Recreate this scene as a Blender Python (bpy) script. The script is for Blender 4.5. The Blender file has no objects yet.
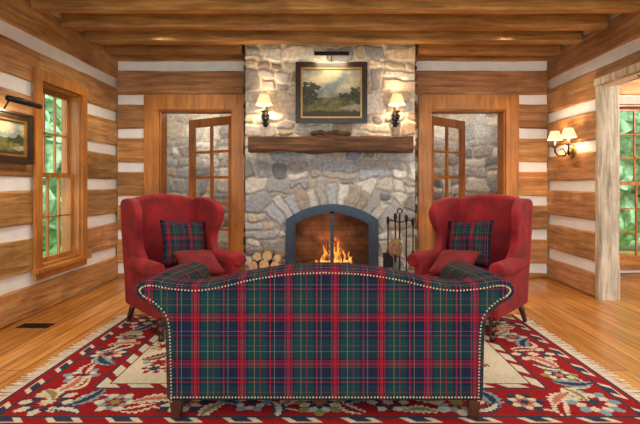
import bpy, bmesh, math, random
import numpy as np
from mathutils import Vector, Matrix, noise
random.seed(4)
rng = np.random.RandomState(7)
scn = bpy.context.scene
try:
    scn.view_settings.view_transform = 'Standard'
    scn.view_settings.look = 'None'
except Exception:
    pass

# ------------------------------------------------------------------ materials
def nmat(name):
    m = bpy.data.materials.new(name); m.use_nodes = True
    nt = m.node_tree
    return m, nt, nt.nodes['Principled BSDF']
def N(nt, t, **kw):
    n = nt.nodes.new(t)
    for k, v in kw.items():
        if k in n.inputs: n.inputs[k].default_value = v
        else: setattr(n, k, v)
    return n
def ramp(nt, stops, interp='LINEAR'):
    r = nt.nodes.new('ShaderNodeValToRGB'); cr = r.color_ramp; cr.interpolation = interp
    while len(cr.elements) > 1: cr.elements.remove(cr.elements[-1])
    cr.elements[0].position = stops[0][0]; cr.elements[0].color = (*stops[0][1], 1)
    for p, c in stops[1:]:
        e = cr.elements.new(p); e.color = (*c, 1)
    return r
def mul(nt, a, b, fac=1.0, mode='MULTIPLY'):
    m = nt.nodes.new('ShaderNodeMix'); m.data_type = 'RGBA'; m.blend_type = mode
    m.inputs[0].default_value = fac
    nt.links.new(a, m.inputs[6]); nt.links.new(b, m.inputs[7])
    return m.outputs[2]

def wood(name, dark, mid, light, axis='x', rough=.6, bump=.35, sc=1.0, attr=True):
    m, nt, b = nmat(name); L = nt.links
    tc = N(nt, 'ShaderNodeTexCoord')
    mp = N(nt, 'ShaderNodeMapping')
    s = {'x': (1.2, 14, 14), 'y': (14, 1.2, 14), 'z': (14, 14, 1.2)}[axis]
    mp.inputs['Scale'].default_value = [k*sc for k in s]
    L.new(tc.outputs['Object'], mp.inputs['Vector'])
    n1 = N(nt, 'ShaderNodeTexNoise', Scale=1.6, Detail=9.0, Roughness=.62, Distortion=.6)
    L.new(mp.outputs[0], n1.inputs['Vector'])
    r = ramp(nt, [(.28, dark), (.5, mid), (.72, light)])
    L.new(n1.outputs['Fac'], r.inputs[0])
    n2 = N(nt, 'ShaderNodeTexNoise', Scale=2.3, Detail=4.0)
    L.new(tc.outputs['Object'], n2.inputs['Vector'])
    r2 = ramp(nt, [(.3, (.68, .65, .62)), (.65, (1.12, 1.1, 1.05))])
    L.new(n2.outputs['Fac'], r2.inputs[0])
    c = mul(nt, r.outputs[0], r2.outputs[0])
    if attr:
        a = N(nt, 'ShaderNodeAttribute'); a.attribute_name = 'Col'
        c = mul(nt, c, a.outputs['Color'])
    L.new(c, b.inputs['Base Color'])
    b.inputs['Roughness'].default_value = rough
    n3 = N(nt, 'ShaderNodeTexNoise', Scale=9.0, Detail=3.0)
    L.new(tc.outputs['Object'], n3.inputs['Vector'])
    ad = N(nt, 'ShaderNodeMath', operation='ADD')
    L.new(n1.outputs['Fac'], ad.inputs[0]); L.new(n3.outputs['Fac'], ad.inputs[1])
    bp = N(nt, 'ShaderNodeBump', Strength=bump, Distance=.02)
    L.new(ad.outputs[0], bp.inputs['Height']); L.new(bp.outputs[0], b.inputs['Normal'])
    return m

def plain(name, col, rough=.6, metal=0, nz=.15, nsc=20, bump=.1, emis=None, es=0):
    m, nt, b = nmat(name); L = nt.links
    tc = N(nt, 'ShaderNodeTexCoord')
    n = N(nt, 'ShaderNodeTexNoise', Scale=float(nsc), Detail=5.0)
    L.new(tc.outputs['Object'], n.inputs['Vector'])
    r = ramp(nt, [(.3, tuple(c*(1-nz) for c in col)), (.7, tuple(min(1, c*(1+nz)) for c in col))])
    L.new(n.outputs['Fac'], r.inputs[0]); L.new(r.outputs[0], b.inputs['Base Color'])
    b.inputs['Roughness'].default_value = rough; b.inputs['Metallic'].default_value = metal
    bp = N(nt, 'ShaderNodeBump', Strength=bump, Distance=.01)
    L.new(n.outputs['Fac'], bp.inputs['Height']); L.new(bp.outputs[0], b.inputs['Normal'])
    if emis:
        b.inputs['Emission Color'].default_value = (*emis, 1); b.inputs['Emission Strength'].default_value = es
    return m

def attrmat(name, rough=.8, nsc=25, nz=.25, bump=.3, spec=.5):
    m, nt, b = nmat(name); L = nt.links
    a = N(nt, 'ShaderNodeAttribute'); a.attribute_name = 'Col'
    tc = N(nt, 'ShaderNodeTexCoord')
    n = N(nt, 'ShaderNodeTexNoise', Scale=float(nsc), Detail=6.0, Roughness=.65)
    L.new(tc.outputs['Object'], n.inputs['Vector'])
    r = ramp(nt, [(.3, (1-nz,)*3), (.7, (1+nz,)*3)])
    L.new(n.outputs['Fac'], r.inputs[0])
    L.new(mul(nt, a.outputs['Color'], r.outputs[0]), b.inputs['Base Color'])
    b.inputs['Roughness'].default_value = rough
    b.inputs['Specular IOR Level'].default_value = spec
    bp = N(nt, 'ShaderNodeBump', Strength=bump, Distance=.015)
    L.new(n.outputs['Fac'], bp.inputs['Height']); L.new(bp.outputs[0], b.inputs['Normal'])
    return m

W_D, W_M, W_L = (.23, .10, .028), (.46, .225, .075), (.65, .39, .17)
M_logx = wood('log_wood_x', W_D, W_M, W_L, 'x')
M_logy = wood('log_wood_y', W_D, (.45, .23, .085), (.64, .40, .19), 'y')
M_beam = wood('beam_wood', (.18, .08, .022), (.40, .205, .065), (.56, .33, .13), 'x')
M_ceil = wood('ceiling_wood', (.17, .085, .03), (.36, .19, .07), (.50, .30, .13), 'y', attr=False)
M_trimz = wood('trim_wood_z', (.30, .105, .02), (.46, .18, .036), (.57, .25, .065), 'z', rough=.4, bump=.1, attr=False)
M_door = wood('door_wood', (.26, .08, .015), (.42, .145, .03), (.52, .21, .05), 'z', rough=.35, bump=.05, attr=False)
M_pale = wood('weathered_wood', (.28, .23, .16), (.58, .51, .40), (.76, .70, .58), 'z', rough=.8, bump=.9)
M_mantel = wood('mantel_wood', (.03, .012, .005), (.11, .045, .016), (.24, .11, .042), 'x', rough=.7, bump=1.0)
M_chink = plain('chinking_plaster', (.84, .84, .83), .9, nz=.05, nsc=8, bump=.3)
M_stone = attrmat('field_stone', .85, 22, .34, .6)
M_mortar = plain('mortar', (.36, .31, .25), .95, nz=.2, nsc=40, bump=.5)
M_iron = plain('wrought_iron', (.022, .022, .026), .45, .7)
M_steel = plain('fireplace_steel', (.035, .055, .085), .4, .3, bump=.03)
M_brass = plain('brass', (.55, .36, .12), .3, 1.0, bump=.02)
M_nail = plain('nailhead_brass', (.62, .5, .3), .35, .8, bump=.02)
M_red = plain('red_upholstery', (.22, .005, .010), .9, nz=.38, nsc=7, bump=.35)
M_redp = plain('dark_red_pillow_fabric', (.15, .004, .008), .9, nz=.35, nsc=11, bump=.3)
M_mahog = plain('mahogany', (.05, .014, .007), .3, nz=.3, bump=.02)
M_rug = attrmat('rug_wool', .95, 60, .2, .4, .1)
M_paint = attrmat('oil_paint', .5, 40, .15, .15)
M_frame = plain('dark_frame', (.035, .018, .01), .3, nz=.3, bump=.05)
M_gold = plain('gilt', (.5, .3, .08), .35, .8, bump=.1)
M_fringe = plain('rug_fringe', (.70, .64, .52), .9)
M_bark = plain('firewood_bark', (.22, .14, .08), .9, nz=.5, nsc=30, bump=.8)
M_cutwood = plain('cut_wood', (.6, .42, .24), .8, nz=.2, nsc=30)
M_shade = plain('lamp_shade', (.8, .6, .38), .8, nz=.03, emis=(1, .62, .28), es=1.0)
M_candle = plain('candle', (.8, .72, .55), .5, nz=.02)
M_char = plain('charred_log', (.03, .02, .015), .9, nz=.6, nsc=30, bump=.9, emis=(1, .15, .01), es=.12)
M_grass = plain('lawn_grass', (.16, .34, .09), .95, nz=.4, nsc=3, bump=.5)
M_leaf = plain('leaves', (.26, .50, .27), .8, nz=.7, nsc=7, bump=.8)
M_trunk = plain('tree_bark', (.12, .09, .06), .95, nz=.4, nsc=10, bump=.8)

M_glass, nt, b = nmat('window_glass')
tr = N(nt, 'ShaderNodeBsdfTransparent'); gl = N(nt, 'ShaderNodeBsdfGlossy', Roughness=.02)
mx = N(nt, 'ShaderNodeMixShader'); mx.inputs[0].default_value = .05
nt.links.new(tr.outputs[0], mx.inputs[1]); nt.links.new(gl.outputs[0], mx.inputs[2])
nt.links.new(mx.outputs[0], nt.nodes['Material Output'].inputs[0])

M_flame, nt, b = nmat('flame')
tc = N(nt, 'ShaderNodeTexCoord'); sp = N(nt, 'ShaderNodeSeparateXYZ'); nt.links.new(tc.outputs['Object'], sp.inputs[0])
r = ramp(nt, [(.2, (1, .55, .14)), (.36, (1, .32, .04)), (.55, (.85, .10, .008))])
nt.links.new(sp.outputs[2], r.inputs[0])
em = N(nt, 'ShaderNodeEmission', Strength=1.7); nt.links.new(r.outputs[0], em.inputs[0])
tr = N(nt, 'ShaderNodeBsdfTransparent'); n = N(nt, 'ShaderNodeTexNoise', Scale=12.0, Detail=3.0)
mp = N(nt, 'ShaderNodeMapping'); mp.inputs['Scale'].default_value = (1, 1, .4)
nt.links.new(tc.outputs['Object'], mp.inputs['Vector']); nt.links.new(mp.outputs[0], n.inputs['Vector'])
r2 = ramp(nt, [(.35, (.1, .1, .1)), (.6, (.65, .65, .65))]); nt.links.new(n.outputs['Fac'], r2.inputs[0])
mx = N(nt, 'ShaderNodeMixShader'); nt.links.new(r2.outputs[0], mx.inputs[0])
nt.links.new(tr.outputs[0], mx.inputs[1]); nt.links.new(em.outputs[0], mx.inputs[2])
nt.links.new(mx.outputs[0], nt.nodes['Material Output'].inputs[0])

M_brick, nt, b = nmat('fire_brick')
uv = N(nt, 'ShaderNodeTexCoord')
br = N(nt, 'ShaderNodeTexBrick', Scale=1.0)
br.inputs['Brick Width'].default_value = .2; br.inputs['Row Height'].default_value = .07
br.inputs['Mortar Size'].default_value = .005
br.inputs['Color1'].default_value = (.20, .10, .055, 1); br.inputs['Color2'].default_value = (.12, .065, .04, 1)
br.inputs['Mortar'].default_value = (.10, .065, .045, 1)
nt.links.new(uv.outputs['UV'], br.inputs['Vector'])
tn = N(nt, 'ShaderNodeTexNoise', Scale=5.0, Detail=4.0); nt.links.new(uv.outputs['Object'], tn.inputs['Vector'])
r = ramp(nt, [(.35, (.35, .35, .35)), (.65, (1.2, 1.2, 1.2))]); nt.links.new(tn.outputs['Fac'], r.inputs[0])
nt.links.new(mul(nt, br.outputs['Color'], r.outputs[0]), b.inputs['Base Color'])
b.inputs['Roughness'].default_value = .9

M_floor, nt, b = nmat('pine_floor'); L = nt.links
tc = N(nt, 'ShaderNodeTexCoord'); sp = N(nt, 'ShaderNodeSeparateXYZ'); cb = N(nt, 'ShaderNodeCombineXYZ')
L.new(tc.outputs['Object'], sp.inputs[0]); L.new(sp.outputs[1], cb.inputs[0]); L.new(sp.outputs[0], cb.inputs[1])
br = N(nt, 'ShaderNodeTexBrick', Scale=1.0)
br.inputs['Brick Width'].default_value = 3.1; br.inputs['Row Height'].default_value = .17
br.inputs['Mortar Size'].default_value = .0035
br.inputs['Color1'].default_value = (1.15, 1.12, 1.07, 1); br.inputs['Color2'].default_value = (.72, .66, .60, 1)
br.inputs['Mortar'].default_value = (.25, .2, .15, 1)
L.new(cb.outputs[0], br.inputs['Vector'])
mp = N(nt, 'ShaderNodeMapping'); mp.inputs['Scale'].default_value = (14, .9, 1); L.new(tc.outputs['Object'], mp.inputs['Vector'])
n1 = N(nt, 'ShaderNodeTexNoise', Scale=1.8, Detail=8.0, Distortion=.5); L.new(mp.outputs[0], n1.inputs['Vector'])
r = ramp(nt, [(.3, (.38, .14, .022)), (.55, (.55, .24, .05)), (.75, (.66, .34, .10))]); L.new(n1.outputs['Fac'], r.inputs[0])
L.new(mul(nt, r.outputs[0], br.outputs['Color']), b.inputs['Base Color'])
b.inputs['Roughness'].default_value = .22
bp = N(nt, 'ShaderNodeBump', Strength=.15, Distance=.01); L.new(br.outputs['Color'], bp.inputs['Height']); L.new(bp.outputs[0], b.inputs['Normal'])

def tartan(name, period):
    m, nt, b = nmat(name); L = nt.links
    nav, red, grn, yel, wh = (.008, .014, .032), (.27, .008, .020), (.006, .036, .038), (.22, .17, .06), (.20, .15, .13)
    st = [(0, nav), (.13, red), (.155, nav), (.18, red), (.25, nav), (.275, red), (.295, nav), (.34, grn), (.475, yel), (.485, grn),
          (.60, red), (.612, grn), (.74, nav), (.81, red), (.835, nav), (.91, wh), (.918, nav)]
    tc = N(nt, 'ShaderNodeTexCoord'); sp = N(nt, 'ShaderNodeSeparateXYZ'); L.new(tc.outputs['UV'], sp.inputs[0])
    outs = []
    for i in (0, 1):
        d = N(nt, 'ShaderNodeMath', operation='DIVIDE'); L.new(sp.outputs[i], d.inputs[0]); d.inputs[1].default_value = period
        f = N(nt, 'ShaderNodeMath', operation='FRACT'); L.new(d.outputs[0], f.inputs[0])
        r = ramp(nt, st, 'CONSTANT'); L.new(f.outputs[0], r.inputs[0]); outs.append(r.outputs[0])
    c = mul(nt, outs[0], outs[1], .42, 'MIX')
    n = N(nt, 'ShaderNodeTexNoise', Scale=160.0, Detail=2.0); L.new(tc.outputs['UV'], n.inputs['Vector'])
    r = ramp(nt, [(.3, (.8, .8, .8)), (.7, (1.25, 1.25, 1.25))]); L.new(n.outputs['Fac'], r.inputs[0])
    L.new(mul(nt, c, r.outputs[0]), b.inputs['Base Color'])
    b.inputs['Roughness'].default_value = .95; b.inputs['Specular IOR Level'].default_value = .1
    bp = N(nt, 'ShaderNodeBump', Strength=.15, Distance=.004); L.new(n.outputs['Fac'], bp.inputs['Height']); L.new(bp.outputs[0], b.inputs['Normal'])
    return m
M_tartan = tartan('tartan_upholstery', .245)
M_tartan2 = tartan('tartan_pillow', .2)

# ------------------------------------------------------------------ mesh helpers
def finish(name, bm, mats, parent=None, smooth=False, recalc=True, matrix=None):
    if recalc: bmesh.ops.recalc_face_normals(bm, faces=bm.faces[:])
    me = bpy.data.meshes.new(name); bm.to_mesh(me); bm.free()
    for m in mats: me.materials.append(m)
    o = bpy.data.objects.new(name, me); scn.collection.objects.link(o)
    if smooth:
        for p in me.polygons: p.use_smooth = True
    if parent is not None: o.parent = parent
    if matrix is not None: o.matrix_world = matrix
    return o
def nbm():
    bm = bmesh.new(); bm.loops.layers.float_color.new('Col'); bm.loops.layers.uv.new('UVMap'); return bm
def setf(bm, faces, mi, col=(1, 1, 1)):
    cl = bm.loops.layers.float_color.get('Col')
    for f in faces:
        f.material_index = mi
        if cl:
            for l in f.loops: l[cl] = (*col, 1)
def box(bm, x0, x1, y0, y1, z0, z1, mi=0, col=(1, 1, 1)):
    v = [bm.verts.new(p) for p in [(x0, y0, z0), (x1, y0, z0), (x1, y1, z0), (x0, y1, z0), (x0, y0, z1), (x1, y0, z1), (x1, y1, z1), (x0, y1, z1)]]
    fs = [bm.faces.new([v[i] for i in q]) for q in [(0, 3, 2, 1), (4, 5, 6, 7), (0, 1, 5, 4), (1, 2, 6, 5), (2, 3, 7, 6), (3, 0, 4, 7)]]
    setf(bm, fs, mi, col); return v
def cyl(bm, p0, p1, r0, r1=None, seg=12, mi=0, caps=True, col=(1, 1, 1)):
    r1 = r0 if r1 is None else r1
    p0, p1 = Vector(p0), Vector(p1); d = (p1-p0).normalized()
    a = d.orthogonal().normalized(); c = d.cross(a)
    A, B = [], []
    for i in range(seg):
        t = 2*math.pi*i/seg; o = a*math.cos(t)+c*math.sin(t)
        A.append(bm.verts.new(p0+o*r0)); B.append(bm.verts.new(p1+o*r1))
    fs = [bm.faces.new([A[i], A[(i+1) % seg], B[(i+1) % seg], B[i]]) for i in range(seg)]
    if caps: fs += [bm.faces.new(A[::-1]), bm.faces.new(B)]
    setf(bm, fs, mi, col); return fs
def tube(bm, pts, r, seg=8, mi=0):
    for a, b_ in zip(pts[:-1], pts[1:]): cyl(bm, a, b_, r, r, seg, mi)
def ball(bm, c, r, mi=0, sub=2, scale=(1, 1, 1)):
    res = bmesh.ops.create_icosphere(bm, subdivisions=sub, radius=r, matrix=Matrix.Translation(c) @ Matrix.Diagonal((*scale, 1)))
    setf(bm, {f for v in res['verts'] for f in v.link_faces}, mi)
    return res['verts']
def lathe(bm, prof, cx, cy, seg=16, mi=0):
    rings = []
    for r, z in prof:
        rings.append([bm.verts.new((cx+r*math.cos(2*math.pi*i/seg), cy+r*math.sin(2*math.pi*i/seg), z)) for i in range(seg)])
    fs = []
    for A, B in zip(rings[:-1], rings[1:]):
        fs += [bm.faces.new([A[i], A[(i+1) % seg], B[(i+1) % seg], B[i]]) for i in range(seg)]
    setf(bm, fs, mi)
def hewn(bm, axis, a0, a1, b0, b1, c0, c1, mi=0, jit=.006, col=None, bev=.015, step=.16):
    if col is None:
        k = random.uniform(.75, 1.18); col = (k, k*random.uniform(.93, 1.05), k*random.uniform(.85, 1.1))
    n = max(2, int((a1-a0)/step)+1); rings = []; s = random.random()*50
    cs = [(b0+bev, c0), (b1-bev, c0), (b1, c0+bev), (b1, c1-bev), (b1-bev, c1), (b0+bev, c1), (b0, c1-bev), (b0, c0+bev)]
    bm_, cm = (b0+b1)/2, (c0+c1)/2
    for i in range(n):
        a = a0+(a1-a0)*i/(n-1); ring = []
        for j, (p, q) in enumerate(cs):
            nv = noise.noise_vector(Vector((a*2.5, s+j*.7, j*1.3)))
            pp, qq = p+nv[0]*jit*2-math.copysign(jit*.6, p-bm_), q+nv[1]*jit*2-math.copysign(jit*.6, q-cm)
            co = {'x': (a, pp, qq), 'y': (pp, a, qq), 'z': (pp, qq, a)}[axis]
            ring.append(bm.verts.new(co))
        rings.append(ring)
    fs = []
    for A, B in zip(rings[:-1], rings[1:]):
        fs += [bm.faces.new([A[k], A[(k+1) % 8], B[(k+1) % 8], B[k]]) for k in range(8)]
    fs += [bm.faces.new(rings[0][::-1]), bm.faces.new(rings[-1])]
    setf(bm, fs, mi, col)
def boxuv(o, off=(0, 0)):
    me = o.data
    if not me.uv_layers: me.uv_layers.new(name='UVMap')
    uv = me.uv_layers[0].data
    for p in me.polygons:
        n = p.normal; ax = max(range(3), key=lambda i: abs(n[i]))
        for li in p.loop_indices:
            c = me.vertices[me.loops[li].vertex_index].co
            uv[li].uv = ((c.y, c.z) if ax == 0 else (c.x, c.z) if ax == 1 else (c.x, c.y))
            uv[li].uv[0] += off[0]; uv[li].uv[1] += off[1]
def extr(name, pts, plane, e0, e1, mat, bevel=.0, parent=None, smooth=True, seg=3, warp=None, nseg=1):
    bm = nbm(); mk = (lambda p, e: (e, p[0], p[1])) if plane == 'yz' else (lambda p, e: (p[0], e, p[1]))
    rings = []
    for k in range(nseg+1):
        e = e0+(e1-e0)*k/nseg
        rr = []
        for p in pts:
            co = mk(p, e)
            if warp: co = warp(co)
            rr.append(bm.verts.new(co))
        rings.append(rr)
    n = len(pts)
    for A, B in zip(rings[:-1], rings[1:]):
        for i in range(n): bm.faces.new([A[i], A[(i+1) % n], B[(i+1) % n], B[i]])
    bm.faces.new(rings[0][::-1]); bm.faces.new(rings[-1])
    o = finish(name, bm, [mat], parent, smooth); boxuv(o)
    if bevel:
        md = o.modifiers.new('bevel', 'BEVEL'); md.width = bevel; md.segments = seg; md.limit_method = 'ANGLE'; md.angle_limit = math.radians(50)
        o.modifiers.new('wn', 'WEIGHTED_NORMAL')
    return o
def rbox(name, dims, mat, bevel, parent=None, puff=0):
    x0, x1, y0, y1, z0, z1 = dims
    bm = nbm(); box(bm, *dims)
    if puff:
        bmesh.ops.subdivide_edges(bm, edges=bm.edges[:], cuts=7, use_grid_fill=True)
        cx, cy = (x0+x1)/2, (y0+y1)/2
        for v in bm.verts:
            k = (1-((v.co.x-cx)/(x1-x0)*2)**2)*(1-((v.co.y-cy)/(y1-y0)*2)**2)
            if v.co.z > (z0+z1)/2: v.co.z += puff*k
    o = finish(name, bm, [mat], parent, True); boxuv(o)
    md = o.modifiers.new('bevel', 'BEVEL'); md.width = bevel; md.segments = 4; md.limit_method = 'ANGLE'; md.angle_limit = math.radians(50)
    o.modifiers.new('wn', 'WEIGHTED_NORMAL')
    return o
def empty(name, mat4=None, parent=None):
    e = bpy.data.objects.new(name, None); scn.collection.objects.link(e)
    if parent is not None: e.parent = parent
    if mat4 is not None: e.matrix_local = mat4
    return e
def crom(P, n=8):
    out = []
    for i in range(len(P)-1):
        p0 = P[max(i-1, 0)]; p1 = P[i]; p2 = P[i+1]; p3 = P[min(i+2, len(P)-1)]
        for k in range(n):
            t = k/n
            out.append(tuple(.5*((2*p1[j])+(-p0[j]+p2[j])*t+(2*p0[j]-5*p1[j]+4*p2[j]-p3[j])*t*t+(-p0[j]+3*p1[j]-3*p2[j]+p3[j])*t**3) for j in (0, 1)))
    out.append(P[-1]); return out

# ------------------------------------------------------------------ room dims
XL, XR, YB, ZC, T = -2.79, 2.99, 6.17, 3.10, .20
ZB = 2.92
YF = -1.0

def decomp(a0, a1, z0, z1, ops):
    cuts = sorted({a0, a1, *[c for o in ops for c in o[:2] if a0 < c < a1]})
    cells = []
    for p, q in zip(cuts[:-1], cuts[1:]):
        rs = [(z0, z1)]
        for o in ops:
            if o[0] < q-1e-6 and o[1] > p+1e-6:
                nr = []
                for (u, v) in rs:
                    if o[3] <= u or o[2] >= v: nr.append((u, v)); continue
                    if o[2] > u: nr.append((u, o[2]))
                    if o[3] < v: nr.append((o[3], v))
                rs = nr
        if cells and cells[-1][2] == rs: cells[-1][1] = q
        else: cells.append([p, q, rs])
    return [(p, q, u, v) for p, q, rs in cells for u, v in rs if v-u > .03]
def log_wall(name, axis, a0, a1, n0, n1, zc, ops, z1=ZC):
    bm = nbm(); per, ch = .453, .125
    for p, q, u, v in decomp(a0, a1, 0, z1, ops):
        if axis == 'x': box(bm, p, q, n0+.03, n1-.03, u, v, 1)
        else: box(bm, n0+.03, n1-.03, p, q, u, v, 1)
    k = -8
    while True:
        lo = zc+k*per+ch/2; hi = zc+(k+1)*per-ch/2; k += 1
        if hi <= 0.02: continue
        if lo >= z1-.03: break
        for p, q, u, v in decomp(a0, a1, max(lo, 0), min(hi, z1), ops):
            hewn(bm, axis, p, q, n0, n1, u, v, 0)
    return finish(name, bm, [M_logx if axis == 'x' else M_logy, M_chink])

DL = (-2.215, -1.235, 0, 2.257); DR = (1.41, 2.416, 0, 2.257)
FB = (-.62, .79, 0, 1.12)
W1 = (4.50, 5.24, .44, 2.27)
OPR = (1.4, 5.09, 0, 2.33)
log_wall('wall_back', 'x', XL, XR, YB, YB+T, 2.85, [(*DL,), (*DR,), FB])
log_wall('wall_left', 'y', YF, YB+T, XL-T, XL, 2.62, [W1])
log_wall('wall_right', 'y', YF, YB+T, XR, XR+T, 2.60, [OPR])
W2 = (3.90, 5.10, .22, 2.33)
log_wall('wall_sunroom', 'x', XR+T, 7.0, YB, YB+T, 2.85, [W2], 2.9)
W3 = (3.2, 5.4, .4, 2.3)
log_wall('wall_sunroom_side', 'y', 1.0, YB+T, 7.0, 7.2, 2.6, [W3], 2.9)

bm = nbm(); box(bm, XL-.2, 7.2, YF, 8.7, -.12, 0); finish('floor', bm, [M_floor])
bm = nbm(); box(bm, XL-.2, XR+.2, YF, YB+.2, ZC, ZC+.1); finish('ceiling', bm, [M_ceil])
bm = nbm(); box(bm, XR+.21, 7.2, 1.0, YB+.2, 2.9, 3.0); finish('ceiling_sunroom', bm, [M_ceil])
bm = nbm(); box(bm, XL-.4, 4.2, YB+.21, 8.7, 2.75, 2.85); finish('ceiling_hall', bm, [M_ceil])

BX0, BX1 = -1.0, 1.13
y = 5.83
while y > -.6:
    segs = [(XL, XR)] if y < 5.7 else [(XL, BX0-.05), (BX1+.05, XR)]
    for s in segs:
        bm = nbm(); hewn(bm, 'x', s[0]+.003, s[1]-.003, y, y+.15, ZB, ZC, 0, .005); finish('ceiling_beam', bm, [M_beam])
    y -= .49

# ------------------------------------------------------------------ stone
PAL = np.array([(.40, .40, .40), (.31, .32, .34), (.52, .49, .42), (.35, .31, .26), (.58, .57, .54), (.20, .21, .24), (.42, .37, .30), (.36, .39, .43), (.50, .48, .44), (.27, .25, .23), (.64, .63, .60), (.42, .43, .43)])
PAL_LIT = np.array([(.64, .55, .42), (.48, .40, .30), (.38, .30, .22), (.72, .66, .55), (.32, .31, .31), (.56, .46, .32), (.46, .44, .42), (.76, .72, .64), (.36, .27, .18), (.54, .51, .46), (.26, .25, .25), (.62, .54, .42)])  # tan palette: warm sconce light painted into the upper stones
def stones(bm, org, ud, vd, nd, U, V, res, seed, hole=None, ring=None, cw=.25, chh=.17, depth=.035, mi=0, litv=None):
    """coursed rubble: rows with wandering joints, stones of varying length, some split in two courses"""
    rg = np.random.RandomState(seed)
    nu, nv = int(U/res)+1, int(V/res)+1
    u = np.linspace(0, U, nu); v = np.linspace(0, V, nv); GU, GV = np.meshgrid(u, v)
    FU, FV = GU.ravel(), GV.ravel()
    w1 = .012*np.sin(FV*21+FU*9)+.007*np.sin(FU*37+FV*11+1); w2 = .022*np.sin(FU*8+FV*5+seed)+.009*np.sin(FU*29-FV*17)
    PU, PV = FU+w1, FV+w2
    zs = [-.1]
    while zs[-1] < V+.2: zs.append(zs[-1]+chh*rg.choice([.6, .8, 1.0, 1.25, 1.5]))
    row = np.clip(np.searchsorted(zs, PV)-1, 0, len(zs)-2)
    e = np.full(len(FU), 9.); cid = np.zeros(len(FU), int); nxt = 0
    for k in range(len(zs)-1):
        m = row == k
        if not m.any(): continue
        xs = [-.4-rg.rand()*cw]
        while xs[-1] < U+.4: xs.append(xs[-1]+cw*rg.choice([.5, .7, .9, 1.15, 1.5])*rg.uniform(.9, 1.1))
        xs = np.array(xs); h = zs[k+1]-zs[k]; slope = rg.uniform(-.3, .3, len(xs))
        pu = PU[m]; pv = (PV[m]-zs[k])
        pc = np.clip(np.searchsorted(xs, pu)-1, 1, len(xs)-2)
        best = pc.copy()
        lft = xs[pc]+slope[pc]*(pv-h/2); best = np.where(pu < lft, pc-1, best)
        rgt = xs[pc+1]+slope[pc+1]*(pv-h/2); best = np.where(pu > rgt, pc+1, best)
        best = np.clip(best, 0, len(xs)-2)
        a = xs[best]+slope[best]*(pv-h/2); b_ = xs[best+1]+slope[best+1]*(pv-h/2)
        split = (rg.rand(len(xs)) < .35)[best] & (h > chh*.95)
        sp_ = rg.uniform(.35, .65, len(xs))[best]*h
        eb = pv; et = h-pv
        rad = .05
        dx = np.minimum(pu-a, b_-pu)
        lo = np.where(split & (pv > sp_), pv-sp_, eb); hi = np.where(split & (pv <= sp_), sp_-pv, et)
        dy = np.minimum(lo, hi)
        cxr = np.clip(rad-dx, 0, None); cyr = np.clip(rad-dy, 0, None)
        ee = np.where((cxr > 0) & (cyr > 0), rad-np.hypot(cxr, cyr), np.minimum(dx, dy))
        e[m] = ee
        cid[m] = nxt+best*2+(split & (pv > sp_)).astype(int)
        nxt += len(xs)*2
    ncell = nxt
    if ring:
        cx, cz, R0, R1, tm = ring
        X = PU-cx; Z = PV-cz; Rr = np.hypot(X, Z); th = np.arctan2(X, Z)
        n = 13; tt = (th+tm)/(2*tm)*n; ti = np.floor(tt).astype(int)
        Ro = R1+.05*np.sin(ti*2.7)
        inn = (Rr < Ro) & (abs(th) < tm) & (Z > 0)
        te = np.minimum(tt-ti, 1-(tt-ti))*2*tm/n*Rr
        er = np.minimum(te, np.minimum(Ro-Rr, Rr-R0+.05))
        out = np.where((Rr > Ro) & (abs(th) < tm+.02), Rr-Ro, 9.)
        sd = np.where((abs(th) >= tm) & (Rr < Ro), (abs(th)-tm)*Rr, 9.)
        e = np.where(inn, er, np.minimum(e, np.minimum(out, np.maximum(sd, 0))))
        cid = np.where(inn, ncell+ti, cid)
    nc = ncell+20
    pi = rg.randint(0, len(PAL), nc); kk = rg.uniform(.8, 1.2, (nc, 1))
    base, base_lit = PAL[pi]*kk, PAL_LIT[pi]*kk
    hgt = rg.uniform(.5, 1.0, nc)
    t = np.clip((e-.006)/.02, 0, 1); t = t*t*(3-2*t)
    H = t*hgt[cid]*depth
    w = np.clip((e-.008)/.006, 0, 1)[:, None]
    C = base[cid]*w+np.array((.40, .38, .34))*(1-w)
    if litv is not None:  # above this height, stone and mortar colours carry the sconce glow
        C_lit = base_lit[cid]*w+np.array((.66, .60, .49))*(1-w)
        k = (FV > litv)[:, None]
        C = np.where(k, C_lit, C)
    org, ud, vd, nd = map(Vector, (org, ud, vd, nd))
    PT = np.array(org)+FU[:, None]*np.array(ud)+FV[:, None]*np.array(vd)+H[:, None]*np.array(nd)
    vs = [bm.verts.new(p) for p in PT.tolist()]
    cl = bm.loops.layers.float_color.get('Col'); C = C.tolist()
    for j in range(nv-1):
        for i in range(nu-1):
            if hole and hole((u[i]+u[i+1])/2, (v[j]+v[j+1])/2): continue
            q = [j*nu+i, j*nu+i+1, (j+1)*nu+i+1, (j+1)*nu+i]
            f = bm.faces.new([vs[k] for k in q]); f.material_index = mi; f.smooth = True
            for l, k in zip(f.loops, q): l[cl] = (*C[k], 1)
    loose = [x for x in bm.verts if not x.link_faces]
    bmesh.ops.delete(bm, geom=loose, context='VERTS')

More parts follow.
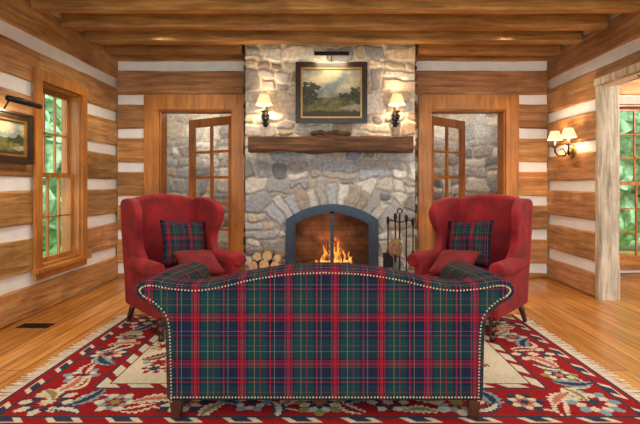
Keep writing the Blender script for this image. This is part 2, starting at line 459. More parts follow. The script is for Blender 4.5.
BF, AC, AHW, ASP, ACR = 5.80, .0875, .565, .811, .999
AR = (AHW**2+(ACR-ASP)**2)/(2*(ACR-ASP)); ACZ = ACR-AR
def inhole(x, z, o=0.0):
    if abs(x-AC) > AHW+o: return False
    return z < ASP or math.hypot(x-AC, z-ACZ) < AR+o
FP = empty('stone_fireplace')
bm = nbm()
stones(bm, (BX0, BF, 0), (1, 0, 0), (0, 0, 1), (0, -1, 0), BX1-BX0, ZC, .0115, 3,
       hole=lambda u, v: inhole(u+BX0, v), ring=(AC-BX0, ACZ, AR, AR+.28, math.radians(45)), cw=.29, chh=.185, litv=1.75)
stones(bm, (BX0, YB, 0), (0, -1, 0), (0, 0, 1), (-1, 0, 0), YB-BF, ZC, .02, 5, litv=1.75)
stones(bm, (BX1, BF, 0), (0, 1, 0), (0, 0, 1), (1, 0, 0), YB-BF, ZC, .02, 6, litv=1.75)
c = .006
box(bm, BX0+c, AC-AHW, BF+c, YB-.002, 0, ZC, 1); box(bm, AC+AHW, BX1-c, BF+c, YB-.002, 0, ZC, 1)
box(bm, AC-AHW, AC+AHW, BF+.1, YB-.002, ACR+.02, ZC, 1)
finish('chimney_breast', bm, [M_stone, M_mortar], FP, recalc=False)

def outl(o, n=20):
    a = math.asin(min(1, (AHW+o)/(AR+o)))
    pts = [(AC-AHW-o, 0.0)]
    for i in range(n+1):
        t = -a+2*a*i/n; pts.append((AC+(AR+o)*math.sin(t), ACZ+(AR+o)*math.cos(t)))
    pts.append((AC+AHW+o, 0.0)); return pts
def arch_strip(bm, o1, o2, y0, y1, mi=0):
    A, B = outl(o1), outl(o2); q = []
    for (p, r_) in zip(A, B):
        q.append([bm.verts.new((p[0], y0, p[1])), bm.verts.new((r_[0], y0, r_[1])), bm.verts.new((r_[0], y1, r_[1])), bm.verts.new((p[0], y1, p[1]))])
    fs = []
    for a, b_ in zip(q[:-1], q[1:]):
        fs += [bm.faces.new([a[k], a[(k+1) % 4], b_[(k+1) % 4], b_[k]]) for k in range(4)]
    fs += [bm.faces.new(q[0]), bm.faces.new(q[-1][::-1])]
    setf(bm, fs, mi)
bm = nbm()
arch_strip(bm, -.03, .015, BF+.06, BF+.5)
box(bm, AC-AHW-.03, AC+AHW+.03, BF+.5, BF+.58, 0, ACR+.05)
box(bm, AC-AHW+.005, AC+AHW-.005, BF+.06, BF+.5, 0.001, .05)
o = finish('firebox', bm, [M_brick], FP); boxuv(o)
bm = nbm()
arch_strip(bm, -.075, .012, BF-.07, BF+.05)
arch_strip(bm, -.105, -.075, BF-.05, BF-.025)
box(bm, AC-.022, AC+.022, BF-.05, BF-.015, 0, ACR-.08)
box(bm, AC-AHW+.07, AC+AHW-.07, BF-.05, BF-.015, 0.0, .06)
for sx in (-1, 1): cyl(bm, (AC+sx*.05, BF-.085, .42), (AC+sx*.05, BF-.085, .56), .009); cyl(bm, (AC+sx*.05, BF-.085, .49), (AC+sx*.02, BF-.05, .49), .006)
finish('arched_door_frame', bm, [M_steel], FP)
fire = empty('log_fire', Matrix.Translation((AC, BF+.27, 0)), FP)
bm = nbm()
for x in np.linspace(-.28, .28, 6): box(bm, x-.008, x+.008, -.12, .12, .12, .136)
for y_ in (-.11, .11): box(bm, -.3, .3, y_-.008, y_+.008, .105, .121)
for x in (-.28, .28):
    for y_ in (-.11, .11): box(bm, x-.01, x+.01, y_-.01, y_+.01, .052, .12)
finish('grate', bm, [M_iron], fire)
bm = nbm()
for p, q, r_ in [((-.3, -.07, .19), (.28, -.05, .19), .055), ((-.27, .07, .19), (.3, .06, .2), .05), ((-.2, .02, .29), (.22, -.01, .3), .045)]:
    cyl(bm, p, q, r_, r_*.9, 12)
finish('burning_logs', bm, [M_char], fire, True)
bm = nbm()
for i in range(26):
    x = random.gauss(.04, .10); y_ = random.uniform(-.07, .07); h = max(.10, random.uniform(.18, .40)-abs(x-.04)*1.0); r_ = random.uniform(.018, .036)
    ph = random.random()*6; rings = []
    for k in range(11):
        t = k/10; rr = r_*(math.sin(math.pi*min(1, t*.85+.14))**.8)*(1-t*.6) if k < 10 else .0005
        cx = x+.035*math.sin(ph+t*5)*t
        rings.append([bm.verts.new((cx+rr*math.cos(a), y_+rr*math.sin(a), .2+h*t)) for a in np.linspace(0, 2*math.pi, 9)[:-1]])
    for A, B in zip(rings[:-1], rings[1:]):
        for k in range(8): bm.faces.new([A[k], A[(k+1) % 8], B[(k+1) % 8], B[k]])
finish('flames', bm, [M_flame], fire, True)
def plight(name, loc, e, col, rad=.05, parent=None):
    l = bpy.data.lights.new(name, 'POINT'); l.energy = e; l.color = col; l.shadow_soft_size = rad
    o = bpy.data.objects.new(name, l); scn.collection.objects.link(o); o.location = loc
    if parent: o.parent = parent
    return o
plight('fire_glow', (0, -.06, .42), 10, (1, .42, .12), .1, fire)

bm = nbm(); stones(bm, (BX0, BF-.02, .004), (1, 0, 0), (0, -1, 0), (0, 0, 1), BX1-BX0, .42, .02, 12, cw=.4, chh=.25, depth=.015)
box(bm, BX0, BX1, BF-.44, BF-.02, 0.0005, .004, 1)
finish('hearth', bm, [M_stone, M_mortar], FP, recalc=False)

bm = nbm(); hewn(bm, 'x', -.925, 1.06, 5.50, BF-.04, 1.64, 1.845, 0, .016, (1, 1, 1), .02, .07); finish('mantel_beam', bm, [M_mantel])
bm = nbm()
for i in range(7):
    t = i/6; ball(bm, (-.13+.4*t, 5.66, 1.885+.012*math.sin(i*2)), .05, 0, 2, (1.1, .7, .8-.05*abs(i-3)))
finish('driftwood_carving', bm, [M_mantel], None, True)

# ------------------------------------------------------------------ door casings, doors, trim
def casing(name, x0, x1, zt, wl, wr, wt):
    bm = nbm()
    box(bm, x0-wl, x0, YB-.035, YB+.0, 0, zt); box(bm, x1, x1+wr, YB-.035, YB+.0, 0, zt)
    box(bm, x0-wl, x1+wr, YB-.04, YB, zt, zt+wt)
    box(bm, x0, x0+.02, YB, YB+T+.02, 0, zt); box(bm, x1-.02, x1, YB, YB+T+.02, 0, zt); box(bm, x0+.02, x1-.02, YB, YB+T+.02, zt-.02, zt)
    return finish(name, bm, [M_trimz])
casing('trim_1', DL[0], DL[1], DL[3], .20, .16, .20)
casing('trim_2', DR[0], DR[1], DR[3], .16, .17, .20)
def french_door(name, w, h, mat4):
    bm = nbm(); t = .045; s = .11
    box(bm, 0, s, 0, t, .015, h); box(bm, w-s, w, 0, t, .015, h)
    box(bm, s, w-s, 0, t, h-.12, h); box(bm, s, w-s, 0, t, .015, .25)
    gx0, gx1, gz0, gz1 = s, w-s, .25, h-.12
    m = (gx0+gx1)/2; box(bm, m-.019, m+.019, .005, t-.005, gz0, gz1)
    for i in range(1, 5):
        z = gz0+(gz1-gz0)*i/5
        box(bm, gx0, gx1, .005, t-.005, z-.019, z+.019)
    box(bm, gx0, gx1, t/2-.002, t/2+.002, gz0, gz1, 1)
    for yy in (-.05, t+.05):
        ball(bm, (w-.055, yy, 1.0), .026, 2)
    cyl(bm, (w-.055, -.05, 1.0), (w-.055, t+.05, 1.0), .009, mi=2)
    for z in (.3, 1.1, 1.95): cyl(bm, (0.0, -.006, z), (0.0, -.006, z+.09), .008, mi=2)
    return finish(name, bm, [M_door, M_glass, M_brass], None, matrix=mat4)
hy = YB+T+.03
a = math.radians(33)
french_door('door_1', .93, 2.22, Matrix.Translation((DL[1]-.03, hy, 0)) @ Matrix(((-math.cos(a), math.sin(a), 0, 0), (math.sin(a), math.cos(a), 0, 0), (0, 0, 1, 0), (0, 0, 0, 1))))
a = math.radians(42)
french_door('door_2', .93, 2.22, Matrix.Translation((DR[0]+.04, hy, 0)) @ Matrix.Rotation(a, 4, 'Z'))

def window(name, w, z0, z1, mat4, cols, rows, ct=.105, thick=T):
    """local: x 0..w opening, y 0 interior face -> + outside"""
    bm = nbm()
    box(bm, -ct, 0, -.03, 0, z0, z1); box(bm, w, w+ct, -.03, 0, z0, z1)
    box(bm, -ct-.01, w+ct+.01, -.035, 0, z1, z1+ct)
    box(bm, -ct-.02, w+ct+.02, -.07, 0, z0-.035, z0); box(bm, -ct, w+ct, -.025, 0, z0-.11, z0-.035)
    j = .025
    box(bm, 0, j, 0, thick, z0, z1); box(bm, w-j, w, 0, thick, z0, z1); box(bm, j, w-j, 0, thick, z1-j, z1); box(bm, j, w-j, 0, thick, z0, z0+j)
    zm = (z0+z1)/2; s = .045
    for (u, v, yy) in ((z0+j, zm+.02, .07), (zm-.02, z1-j, .112)):
        t = .038
        box(bm, j, j+s, yy, yy+t, u, v); box(bm, w-j-s, w-j, yy, yy+t, u, v)
        box(bm, j+s, w-j-s, yy, yy+t, u, u+s); box(bm, j+s, w-j-s, yy, yy+t, v-s, v)
        for i in range(1, cols):
            x = j+s+(w-2*j-2*s)*i/cols; box(bm, x-.009, x+.009, yy+.006, yy+t-.006, u+s, v-s)
        for i in range(1, rows):
            z = u+s+(v-u-2*s)*i/rows; box(bm, j+s, w-j-s, yy+.006, yy+t-.006, z-.009, z+.009)
        box(bm, j+s, w-j-s, yy+t/2-.001, yy+t/2+.001, u+s, v-s, 1)
    return finish(name, bm, [M_trimz, M_glass], matrix=mat4)
window('window_1', W1[1]-W1[0], W1[2], W1[3], Matrix.Translation((XL, W1[0], 0)) @ Matrix.Rotation(math.pi/2, 4, 'Z'), 3, 2)
window('window_2', W2[1]-W2[0], W2[2], W2[3], Matrix.Translation((W2[0], YB, 0)), 4, 3)
window('window_3', W3[1]-W3[0], W3[2], W3[3], Matrix.Translation((7.0, W3[1], 0)) @ Matrix.Rotation(-math.pi/2, 4, 'Z'), 6, 3)

bm = nbm(); hewn(bm, 'z', 0, OPR[3], XR-.015, XR+T+.015, 4.98, 5.09, 0, .01, (1, 1, 1), .015, .1); finish('trim_3', bm, [M_pale])
bm = nbm(); hewn(bm, 'y', 1.4, 5.09, XR-.015, XR+T+.015, OPR[3], OPR[3]+.1, 0, .006, (1.1, 1.08, 1.05)); finish('trim_4', bm, [M_pale])

# hall behind
bm = nbm(); stones(bm, (-3.2, 8.5, 0), (1, 0, 0), (0, 0, 1), (0, -1, 0), 7.2, 2.75, .025, 21, cw=.30, chh=.2)
box(bm, -3.2, 4.0, 8.5, 8.7, 0, 2.75, 1); finish('wall_hall', bm, [M_stone, M_mortar], recalc=False)
for nm, x in (('wall_hall_left', -3.3), ('wall_hall_right', 3.9)):
    bm = nbm()
    if x < 0: stones(bm, (x+.1, YB+.22, 0), (0, 1, 0), (0, 0, 1), (1, 0, 0), 2.1, 2.75, .025, 22, cw=.3, chh=.19)
    else: stones(bm, (x, 8.5, 0), (0, -1, 0), (0, 0, 1), (-1, 0, 0), 2.1, 2.75, .025, 23, cw=.3, chh=.19)
    box(bm, x+.003, x+.097, YB+.22, 8.5, 0, 2.75, 1); finish(nm, bm, [M_stone, M_mortar], recalc=False)
def added_fill_lamp(loc, e, col):  # invented lamp and fitting, added to brighten the hall and sunroom
    em_ = empty('added_fill_lamp', Matrix.Translation(loc)); bm = nbm()
    lathe(bm, [(.001, 0), (.09, 0), (.1, -.03), (.03, -.04)], 0, 0); lathe(bm, [(.0, -.17), (.07, -.15), (.11, -.09), (.1, -.03)], 0, 0, mi=1)
    finish('fill_fixture', bm, [M_brass, M_shade], em_, True); plight('bulb', (0, 0, -.26), e, col, .1, em_)
added_fill_lamp((-2.2, 7.6, 2.75), 42, (1, .9, .76)); added_fill_lamp((2.6, 7.5, 2.75), 42, (1, .9, .76))
added_fill_lamp((5.0, 4.6, 2.9), 170, (1, .97, .93))

# ------------------------------------------------------------------ sconces
def sconce(mat4, e=9):
    em_ = empty('wall_sconce', mat4); bm = nbm()
    ball(bm, (0, -.012, 0), .055, 0, 2, (.8, .25, 1.6)); ball(bm, (0, -.012, -.10), .032, 0, 2, (1, .4, 1.2)); ball(bm, (0, -.012, .09), .026, 0, 2, (1, .4, 1.2))
    tube(bm, [(0, -.02, .0), (0, -.06, -.05), (0, -.11, -.06), (0, -.15, -.03), (0, -.15, .03)], .011)
    for sx in (-1, 1):
        tube(bm, [(0, -.03, -.02), (sx*.035, -.035, -.04), (sx*.05, -.035, 0), (sx*.035, -.035, .03), (sx*.02, -.035, .01)], .008, 6)
        tube(bm, [(0, -.03, -.06), (sx*.03, -.035, -.1), (sx*.05, -.035, -.08)], .008, 6)
    lathe(bm, [(.0, .02), (.035, .03), (.038, .045), (.014, .045)], 0, -.15)
    cyl(bm, (0, -.15, .045), (0, -.15, .13), .012, mi=1)
    lathe(bm, [(.10, .12), (.055, .245)], 0, -.15, 24, 2)
    finish('sconce_body', bm, [M_iron, M_candle, M_shade], em_, True)
    plight('bulb', (0, -.15, .19), e, (1, .70, .42), .03, em_)
sconce(Matrix.Translation((-.745, BF-.03, 2.11)), 13)
sconce(Matrix.Translation((.88, BF-.03, 2.11)), 13)
em_ = empty('double_wall_sconce', Matrix.Translation((XR, 5.58, 1.66)) @ Matrix.Rotation(-math.pi/2, 4, 'Z')); bm = nbm()
cyl(bm, (0, 0, 0), (0, -.015, 0), .085, .072, 20, 3); ball(bm, (0, -.02, 0), .035, 3)
for sx in (-1, 1):
    tube(bm, [(0, -.02, 0), (sx*.05, -.06, -.05), (sx*.12, -.1, -.05), (sx*.16, -.12, 0), (sx*.16, -.12, .06)], .010)
    tube(bm, [(sx*.03, -.05, -.03), (sx*.07, -.07, .04), (sx*.1, -.09, .02)], .008)
    lathe(bm, [(.0, .05), (.03, .06), (.034, .07), (.012, .07)], sx*.16, -.12)
    cyl(bm, (sx*.16, -.12, .07), (sx*.16, -.12, .15), .012, mi=1)
    lathe(bm, [(.09, .15), (.05, .26)], sx*.16, -.12, 24, 2)
    plight('bulb', (sx*.16, -.12, .21), 5, (1, .70, .42), .03, em_)
finish('sconce_body', bm, [M_iron, M_candle, M_shade, M_brass], em_, True)

# ------------------------------------------------------------------ paintings
def painting(w, h, mat4, seed, lightw):
    em_ = empty('framed_landscape_painting', mat4)
    bm = nbm(); fw = .065
    for (x0, x1, z0, z1) in ((0, w, 0, fw), (0, w, h-fw, h), (0, fw, fw, h-fw), (w-fw, w, fw, h-fw)):
        box(bm, x0, x1, -.035, 0, z0, z1)
    k = fw*.35
    for (x0, x1, z0, z1) in ((0, w, 0, k), (0, w, h-k, h), (0, k, k, h-k), (w-k, w, k, h-k)):
        box(bm, x0, x1, -.05, -.035, z0, z1)
    g = .018
    for (x0, x1, z0, z1) in ((fw, w-fw, fw, fw+g), (fw, w-fw, h-fw-g, h-fw), (fw, fw+g, fw+g, h-fw-g), (w-fw-g, w-fw, fw+g, h-fw-g)):
        box(bm, x0, x1, -.03, -.002, z0, z1, 1)
    finish('frame', bm, [M_frame, M_gold], em_)
    bm = nbm(); cl = bm.loops.layers.float_color.get('Col')
    cw_, ch_ = w-2*fw-2*g, h-2*fw-2*g; nx, nz = 130, 90
    hz = .40
    def colr(u, v):
        nn = lambda s, a: noise.fractal(Vector((u*s, v*s, seed+a)), 1, 2, 4)
        cloud = max(0, min(1, .45+1.3*nn(3.0, 0)))
        sky = Vector((.14, .18, .19))*(1-cloud)+Vector((.48, .42, .28))*cloud
        c_ = sky*(1.1-.8*abs(v-.6))
        hill = hz+.05+.05*math.sin(u*5+seed)+.03*nn(6, 3)
        if v < hill: c_ = Vector((.08, .11, .07))
        if v < hz:
            c_ = Vector((.12, .115, .03))+Vector((.09, .10, .02))*nn(9, 5)
            if .14+.08*math.sin(u*4) < v < .22+.05*math.sin(u*7+1) and u > .3: c_ = Vector((.26, .25, .18))*(1+.5*nn(8, 8))
        for (tx, tz, tr_) in ((.10, .46, .2), (.17, .60, .13), (.90, .46, .15), (.66, .42, .07), (.78, .42, .09)):
            if math.hypot((u-tx)*1.3, v-tz) < tr_*(1+.7*nn(12, 9)): c_ = Vector((.035, .04, .014))*(1+1.1*nn(20, 2))
        if v < .12+.06*nn(6, 4): c_ = Vector((.04, .028, .012))
        return [max(.004, q) for q in c_]
    vs = [[bm.verts.new((fw+g+cw_*i/nx, -.01, fw+g+ch_*j/nz)) for i in range(nx+1)] for j in range(nz+1)]
    for j in range(nz):
        for i in range(nx):
            f = bm.faces.new([vs[j][i], vs[j][i+1], vs[j+1][i+1], vs[j+1][i]]); c_ = colr((i+.5)/nx, (j+.5)/nz)
            for l in f.loops: l[cl] = (*c_, 1)
    finish('canvas', bm, [M_paint], em_, recalc=False)
    e2 = empty('picture_light', Matrix.Translation((w/2, 0, h)), em_)
    bm = nbm(); cyl(bm, (-lightw/2, -.2, .06), (lightw/2, -.2, .06), .024, None, 16)
    tube(bm, [(0, -.01, -.02), (0, -.06, .07), (0, -.14, .1), (0, -.2, .08)], .008)
    finish('brass_shade', bm, [M_iron], e2, True)
    l = bpy.data.lights.new('picture_bulb', 'AREA'); l.shape = 'RECTANGLE'; l.size = lightw*.9; l.size_y = .02; l.energy = 3.0; l.color = (1, .8, .55)
    o = bpy.data.objects.new('picture_bulb', l); scn.collection.objects.link(o); o.parent = e2; o.location = (0, -.2, .03); o.rotation_euler = (math.radians(28), 0, 0)
painting(.89, .76, Matrix.Translation((-.365, BF-.04, 2.02)), 3, .42)
painting(.72, .46, Matrix.Translation((XL+.005, 3.6, 1.44)) @ Matrix.Rotation(math.pi/2, 4, 'Z'), 11, .42)

# ------------------------------------------------------------------ rug
RX0, RX1, RY0, RY1 = -1.86, 1.80, 2.36, 4.40
nx, ny = 420, 236
U = (np.arange(nx)+.5)/nx*(RX1-RX0); V = (np.arange(ny)+.5)/ny*(RY1-RY0); GU, GV = np.meshgrid(U, V)
RED, CRM, NAV, BLU, OLV, PNK, DRD = [np.array(c) for c in ((.27, .011, .013), (.60, .53, .40), (.03, .04, .07), (.20, .30, .34), (.26, .23, .08), (.46, .15, .10), (.18, .01, .012))]
C = np.empty((ny, nx, 3)); C[:] = RED
ed = np.minimum(np.minimum(GU, RX1-RX0-GU), np.minimum(GV, RY1-RY0-GV))
def flower(cx, cy, r, n, cols, sq=1.0, ph=0.):
    X, Y = GU-cx, (GV-cy)*sq; R = np.hypot(X, Y); th = np.arctan2(Y, X)
    for k, c_ in enumerate(cols):
        rr = r*(1-k*.24)*(1+.2*np.cos(n*(th+ph)+k*math.pi))
        C[R < rr] = c_
def leafy(cx, cy, r, ang, c_, c2):
    X, Y = GU-cx, GV-cy; x = X*math.cos(ang)+Y*math.sin(ang); y_ = -X*math.sin(ang)+Y*math.cos(ang)
    w = .32*(1-(x/r)**2)*r+.02*np.abs(np.sin(x/r*9)); m = (abs(x) < r) & (abs(y_-.25*x*x/r) < w); C[m] = c_
    C[m & (abs(y_-.25*x*x/r) < w*.45)] = c2
s = GU+GV
vine = np.abs((ed-.27)-.10*np.sin(s*9)) < .012; C[vine & (ed > .1) & (ed < .44)] = CRM
sets = [(CRM, NAV, RED, CRM), (CRM, BLU, RED, OLV), (NAV, CRM, PNK, NAV), (BLU, CRM, RED, NAV), (OLV, CRM, NAV, PNK)]
LX, LY = RX1-RX0, RY1-RY0
def ringpts(off, n_x, n_y):
    P = [(off+(LX-2*off)*i/n_x, off) for i in range(n_x)]+[(LX-off, off+(LY-2*off)*i/n_y) for i in range(n_y)]
    P += [(LX-off-(LX-2*off)*i/n_x, LY-off) for i in range(n_x)]+[(off, LY-off-(LY-2*off)*i/n_y) for i in range(n_y)]
    return P
for i, (x, y_) in enumerate(ringpts(.27, 8, 4)):
    flower(x, y_, .135 if i % 2 == 0 else .10, 6 if i % 2 else 8, sets[i % 5], 1.0)
for i, (x, y_) in enumerate(ringpts(.27, 16, 8)):
    if i % 2:
        leafy(x+.02, y_+.05, .12, i*1.1, [CRM, BLU, CRM, CRM][i % 4], [OLV, NAV, BLU, PNK][i % 4])
        leafy(x-.03, y_-.08, .09, i*1.9+1, [CRM, NAV, CRM][i % 3], [RED, CRM, OLV][i % 3])
m = ed < .10; C[m] = CRM; C[m & (np.sin(s*20) > .2) & (ed > .04)] = RED; C[m & (np.sin(s*20) < -.6) & (ed > .05)] = NAV
C[ed < .04] = RED; C[ed < .015] = NAV; C[(ed > .095) & (ed < .11)] = NAV
C[ed > .44] = NAV; C[ed > .455] = CRM
m = (ed > .455) & (ed < .51); C[m & (np.sin(s*30) > .45)] = RED
C[(ed > .51)] = NAV; C[ed > .52] = CRM
for i in range(34):
    x = random.uniform(.6, LX-.6); y_ = random.uniform(.6, LY-.6)
    if i % 2: flower(x, y_, random.uniform(.06, .11), random.choice([5, 6, 8]), [(RED, CRM, NAV), (NAV, CRM, RED), (BLU, CRM, RED), (RED, PNK, NAV), (OLV, CRM, RED)][i % 5])
    else: leafy(x, y_, random.uniform(.07, .12), random.random()*6, [NAV, BLU, OLV, RED][i % 4], [PNK, CRM, NAV, CRM][i % 4])
flower(LX/2, LY/2, .42, 8, (RED, NAV, CRM, RED))
bm = nbm(); cl = bm.loops.layers.float_color.get('Col'); zt = .009
vs = [[bm.verts.new((RX0+LX*i/nx, RY0+LY*j/ny, zt)) for i in range(nx+1)] for j in range(ny+1)]
Cl = C.tolist()
for j in range(ny):
    for i in range(nx):
        f = bm.faces.new([vs[j][i], vs[j][i+1], vs[j+1][i+1], vs[j+1][i]])
        for l in f.loops: l[cl] = (*Cl[j][i], 1)
for (x0, x1, y0, y1) in ((RX0, RX1, RY0, RY0+.004), (RX0, RX1, RY1-.004, RY1), (RX0, RX0+.004, RY0, RY1), (RX1-.004, RX1, RY0, RY1)):
    box(bm, x0, x1, y0, y1, .001, zt-.0005, 0, (.05, .03, .05))
for sx, xb in ((-1, RX0), (1, RX1)):
    y_ = RY0
    while y_ < RY1:
        ln = random.uniform(.08, .12); dy = random.uniform(-.015, .015); w = .009
        p = [(xb, y_, .008), (xb, y_+w, .008), (xb+sx*ln, y_+w+dy, .003), (xb+sx*ln, y_+dy, .003)]
        f = bm.faces.new([bm.verts.new(q) for q in p]); f.material_index = 1; y_ += .0125
finish('oriental_area_rug', bm, [M_rug, M_fringe], recalc=False)

bm = nbm(); box(bm, -2.70, -2.43, 4.02, 4.14, .0005, .006)
for i in range(12): box(bm, -2.685+i*.0205, -2.675+i*.0205, 4.035, 4.125, .006, .010)
finish('floor_vent', bm, [M_iron])

# ------------------------------------------------------------------ sofa
ZR = .0105
sofa = empty('camelback_sofa', Matrix.Translation((0, 0, ZR)))
D0 = 2.42
half = [(-.838, .10), (-.842, .30), (-.848, .47), (-.866, .545), (-.92, .60), (-.978, .636), (-1.005, .68), (-.985, .722), (-.92, .74), (-.80, .722), (-.68, .714), (-.56, .73), (-.40, .768), (-.2, .798), (0, .808)]
hc = crom(half, 6)
out = hc+[(-x, z) for x, z in hc[::-1][1:]]
extr('back', out, 'xz', D0, D0+.17, M_tartan, .022, sofa)
bm = nbm(); dist = 0
for (p, q) in zip(out[:-1], out[1:]):
    L_ = math.hypot(q[0]-p[0], q[1]-p[1]); tx, tz = (q[0]-p[0])/L_, (q[1]-p[1])/L_; nx_, nz_ = tz, -tx
    while dist < L_:
        c_ = (p[0]+tx*dist+nx_*.03, D0-.001, p[1]+tz*dist+nz_*.03)
        bmesh.ops.create_icosphere(bm, subdivisions=1, radius=.0058, matrix=Matrix.Translation(c_) @ Matrix.Diagonal((1, .6, 1, 1)))
        dist += .017
    dist -= L_
x = -.81
while x < .81:
    bmesh.ops.create_icosphere(bm, subdivisions=1, radius=.0058, matrix=Matrix.Translation((x, D0-.001, .122)) @ Matrix.Diagonal((1, .6, 1, 1))); x += .017
finish('nailheads', bm, [M_nail], sofa, True)
prof = [(-.838, .10), (-.848, .47), (-.866, .545), (-.92, .60), (-.978, .636), (-1.008, .68), (-.99, .73), (-.93, .755), (-.86, .748), (-.80, .71), (-.765, .63), (-.75, .5), (-.75, .10)]
pc = crom(prof[1:-1], 5)
arm = [prof[0]]+pc+[prof[-1]]
def wl(c_):
    k = (c_[1]-D0)/.8
    return (c_[0]-(.03*k if c_[2] > .5 and c_[0] < 0 else 0)+(.03*k if c_[2] > .5 and c_[0] > 0 else 0), c_[1], c_[2]-(.05*k*max(0, (c_[2]-.45)/.3)))
extr('arm_1', arm, 'xz', D0+.165, D0+.80, M_tartan, .02, sofa, warp=wl, nseg=5)
extr('arm_2', [(-x, z) for x, z in arm][::-1], 'xz', D0+.165, D0+.80, M_tartan, .02, sofa, warp=wl, nseg=5)
rbox('seat_base', (-.75, .75, D0+.16, D0+.80, .10, .32), M_tartan, .02, sofa)
rbox('seat_cushion', (-.745, .745, D0+.18, D0+.82, .325, .44), M_tartan, .03, sofa, .02)
bm = nbm()
for x, y_ in ((-.79, D0+.035), (.79, D0+.035), (-.79, D0+.74), (.79, D0+.74), (0, D0+.74)):
    t = box(bm, x-.03, x+.03, y_-.03, y_+.03, 0, .104)
    for v in t[:4]: v.co.x = x+(v.co.x-x)*.7; v.co.y = y_+(v.co.y-y_)*.7
for y_ in (D0+.74,): box(bm, -.77, .77, y_-.008, y_+.008, .05, .07)
finish('legs', bm, [M_mahog], sofa)

# ------------------------------------------------------------------ pillows / chairs
def pillow(name, s, th, mat, mat4, parent=None):
    bm = nbm(); n = 18; uvl = bm.loops.layers.uv.get('UVMap')
    for sg in (-1, 1):
        g = []
        for j in range(n+1):
            row = []
            for i in range(n+1):
                x, z = i/n*2-1, j/n*2-1
                e_ = max(0, (1-x**2)*(1-z**2))**.45
                xx, zz = x*(1-.09*(1-z*z)*x*x), z*(1-.09*(1-x*x)*z*z)
                row.append(bm.verts.new((xx*s/2, sg*th/2*e_*(1+.08*math.sin(x*7+z*5)), zz*s/2)))
            g.append(row)
        for j in range(n):
            for i in range(n): bm.faces.new([g[j][i], g[j][i+1], g[j+1][i+1], g[j+1][i]])
    bmesh.ops.remove_doubles(bm, verts=bm.verts[:], dist=.0005)
    for f in bm.faces:
        for l in f.loops: l[uvl].uv = (l.vert.co.x, l.vert.co.z)
    o = finish(name, bm, [mat], parent, True)
    if parent: o.matrix_local = mat4
    else: o.matrix_world = mat4
    return o

def wing_chair(mat4):
    ch = empty('wing_chair', mat4)
    rbox('seat_base', (-.36, .36, -.37, .33, .18, .34), M_red, .025, ch)
    rbox('seat_cushion', (-.285, .285, -.40, .24, .345, .45), M_red, .04, ch, .02)
    bpz = crom([(-.36, .18), (-.37, .6), (-.385, .95), (-.35, 1.08), (-.22, 1.13), (0, 1.155), (.22, 1.13), (.35, 1.08), (.385, .95), (.37, .6), (.36, .18)], 5)
    def lean(c_): return (c_[0], c_[1]+max(0, c_[2]-.4)*.16, c_[2])
    extr('back', bpz, 'xz', .24, .36, M_red, .045, ch, warp=lean, nseg=2, seg=4)
    side = [(.33, .18), (-.37, .18), (-.385, .40), (-.38, .565)]+crom([(-.30, .575), (-.12, .58), (-.01, .65), (.03, .76), (-.03, .90), (-.035, 1.01), (.07, 1.09), (.22, 1.12), (.42, 1.11), (.47, 1.06)], 5)+[(.44, .8), (.36, .4)]
    for k, sx in enumerate((-1, 1)):
        def fl(c_, sx=sx):
            w = max(0, min(1, (c_[2]-.62)/.3))*max(0, (.25-c_[1]))/.3
            return (c_[0]+sx*.05*w, c_[1], c_[2])
        e0, e1 = (.30, .375)
        extr('wing_%d' % (k+1), side, 'yz', sx*e0 if sx > 0 else -e1, sx*e1 if sx > 0 else -e0, M_red, .03, ch, warp=fl, nseg=2, seg=4)
        rr = [(.372*sx+.068*math.cos(t), .572+.062*math.sin(t)) for t in np.linspace(0, 2*math.pi, 21)[:-1]]
        extr('arm_roll_%d' % (k+1), rr, 'xz', -.40, .12, M_red, .02, ch)
    bm = nbm()
    for sx in (-1, 1):
        P = [(sx*.32, -.33, .18, .034), (sx*.325, -.345, .12, .03), (sx*.32, -.34, .05, .02), (sx*.32, -.34, 0.0, .026)]
        for p, q in zip(P[:-1], P[1:]): cyl(bm, p[:3], q[:3], p[3], q[3], 12)
        cyl(bm, (sx*.31, .29, .185), (sx*.33, .37, .02), .03, .02, 8); cyl(bm, (sx*.33, .37, .02), (sx*.33, .37, 0), .02, .02, 8)
    finish('legs', bm, [M_mahog], ch, True)
    return ch
th = math.radians(42)
mL = Matrix.Translation((-1.29, 4.12, ZR)) @ Matrix.Rotation(th, 4, 'Z')
mR = Matrix.Translation((1.32, 4.12, ZR)) @ Matrix.Rotation(-th, 4, 'Z')
cL = wing_chair(mL); cR = wing_chair(mR)
for mm, sg in ((mL, 1), (mR, -1)):
    pillow('tartan_throw_pillow', .44, .12, M_tartan2, mm @ Matrix.Translation((sg*.07, .085, .70)) @ Matrix.Rotation(-.30, 4, 'X') @ Matrix.Rotation(sg*.08, 4, 'Y'))
    pillow('red_throw_pillow', .38, .12, M_redp, mm @ Matrix.Translation((sg*.07, -.20, .565)) @ Matrix.Rotation(-1.15, 4, 'X') @ Matrix.Rotation(sg*.12, 4, 'Y'))

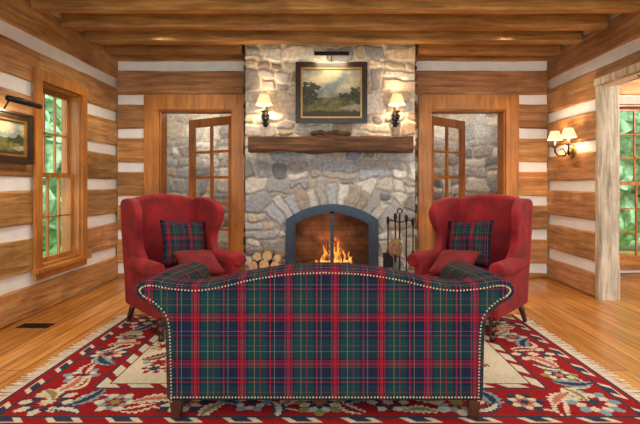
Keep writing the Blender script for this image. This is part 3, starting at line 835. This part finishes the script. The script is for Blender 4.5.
# ------------------------------------------------------------------ firewood & tools
bm = nbm()
for (x, z, r_) in ((-.84, .075, .06), (-.71, .07, .055), (-.58, .078, .062), (-.78, .18, .058), (-.65, .185, .06), (-.53, .18, .05), (-.85, .285, .055), (-.72, .295, .06), (-.59, .28, .055), (-.80, .39, .05), (-.68, .40, .058), (-.56, .375, .045)):
    fs = cyl(bm, (x, 5.42, z+.015), (x+.01, 5.70, z+.015), r_, r_*.95, 10)
    fs[-1].material_index = 1; fs[-2].material_index = 1
finish('firewood_stack', bm, [M_bark, M_cutwood])
bm = nbm(); tx, ty = .90, 5.54
lathe(bm, [(.001, .022), (.14, .022), (.14, .04), (.05, .06), (.012, .08)], tx, ty, 20); cyl(bm, (tx, ty, .05), (tx, ty, .91), .010)
tube(bm, [(tx-.02, ty, .91), (tx-.035, ty, .945), (tx, ty, .97), (tx+.035, ty, .945), (tx+.02, ty, .91)], .007)
tube(bm, [(tx-.15, ty, .80), (tx-.12, ty, .83), (tx, ty, .80), (tx+.12, ty, .83), (tx+.15, ty, .80)], .008)
for i, (dx, dz) in enumerate(((-.145, -.02), (-.06, .02), (.075, .0), (.15, -.04))):
    x = tx+dx; y_ = ty-.03-.02*(i % 2)
    cyl(bm, (x, y_, .30+dz), (x, y_, .80+dz), .0085); lathe(bm, [(.001, .90+dz), (.017, .885+dz), (.021, .84+dz), (.009, .79+dz)], x, y_, 10)
    if i == 0: box(bm, x-.06, x+.06, y_-.01, y_+.006, .26, .44); cyl(bm, (x, y_, .42), (x, y_, .48), .03, .01)
    elif i == 1: ball(bm, (x, y_, .50), .09, 1, 2, (1, .25, 1.35)); cyl(bm, (x, y_, .34), (x, y_, .42), .01, .02)
    elif i == 2: tube(bm, [(x, y_, .3), (x, y_, .16), (x+.035, y_, .20)], .009)
    else: cyl(bm, (x, y_, .24), (x, y_, .42), .06, .028, 12, 1); cyl(bm, (x, y_, .42), (x, y_, .47), .028, .012, 12, 0)
finish('fireplace_tool_set', bm, [M_iron, M_bark])

# ------------------------------------------------------------------ outdoors
bm = nbm(); box(bm, -30, 30, -5, 40, -.6, -.5); finish('lawn', bm, [M_grass])
def tree(x, y_, h, r_):
    bm = nbm(); cyl(bm, (x, y_, -.499), (x, y_, h*.6), .16, .09, 10, 1)
    for i in range(36):
        px, py, pz = x+random.gauss(0, r_*.5), y_+random.gauss(0, r_*.5), random.uniform(.45, h)
        vs_ = ball(bm, (px, py, pz), random.uniform(.4, .7), 0, 3)
        for v in vs_: v.co += noise.noise_vector(v.co*4)*.22+noise.noise_vector(v.co*11)*.1
    finish('tree', bm, [M_leaf, M_trunk])
for p in ((-5.6, 7.4, 3.0, 1.2), (-6.5, 9.4, 3.6, 1.5), (-8.0, 12.4, 4.4, 1.8), (-9.5, 16, 5, 2), (-6.0, 5.2, 2.4, 1.1), (6.4, 10.4, 3.6, 1.5), (9.0, 11.6, 4.2, 1.7), (7.3, 14.5, 5, 1.8), (10.6, 5.5, 4, 1.6), (10.4, 1.9, 4, 1.5)):
    tree(*p)

# ------------------------------------------------------------------ light
w = bpy.data.worlds.new('World'); scn.world = w; w.use_nodes = True
bg = w.node_tree.nodes['Background']; bg.inputs[0].default_value = (.93, .98, 1, 1); bg.inputs[1].default_value = 3.2
sl = bpy.data.lights.new('sun', 'SUN'); sl.energy = 4.0; sl.angle = .05; sl.color = (1, .95, .85)
so = bpy.data.objects.new('sun', sl); scn.collection.objects.link(so); so.rotation_euler = (math.radians(35), 0, math.radians(8))
def fill_spot(x, y_, e):  # invented ceiling spot, added as general fill for the main room
    em_ = empty('added_fill_spot', Matrix.Translation((x, y_, ZC)))
    bm = nbm(); lathe(bm, [(.09, -.001), (.09, -.012), (.065, -.012), (.06, -.002)], 0, 0, 20); finish('fill_spot_ring', bm, [M_brass], em_, True)
    l = bpy.data.lights.new('bulb', 'SPOT'); l.energy = e; l.color = (1, .86, .66); l.shadow_soft_size = .1; l.spot_size = math.radians(150); l.spot_blend = .7
    o = bpy.data.objects.new('bulb', l); scn.collection.objects.link(o); o.parent = em_; o.location = (0, 0, -.16)
for x in (-1.7, 1.7):
    fill_spot(x, 2.09, 85); fill_spot(x, .1, 110)
fill_spot(-1.4, 4.1, 62); fill_spot(1.6, 4.1, 62); fill_spot(-1.9, 5.22, 48); fill_spot(2.1, 5.22, 48); fill_spot(.09, 4.1, 50)

cam = bpy.data.cameras.new('camera'); co = bpy.data.objects.new('camera', cam); scn.collection.objects.link(co)
co.location = (0, 0, 1.25); co.rotation_euler = (math.pi/2, 0, 0)
cam.sensor_width = 36; cam.lens = 460/640*36; cam.shift_x = -5/640; cam.shift_y = -27/640; cam.clip_start = .05
scn.camera = co
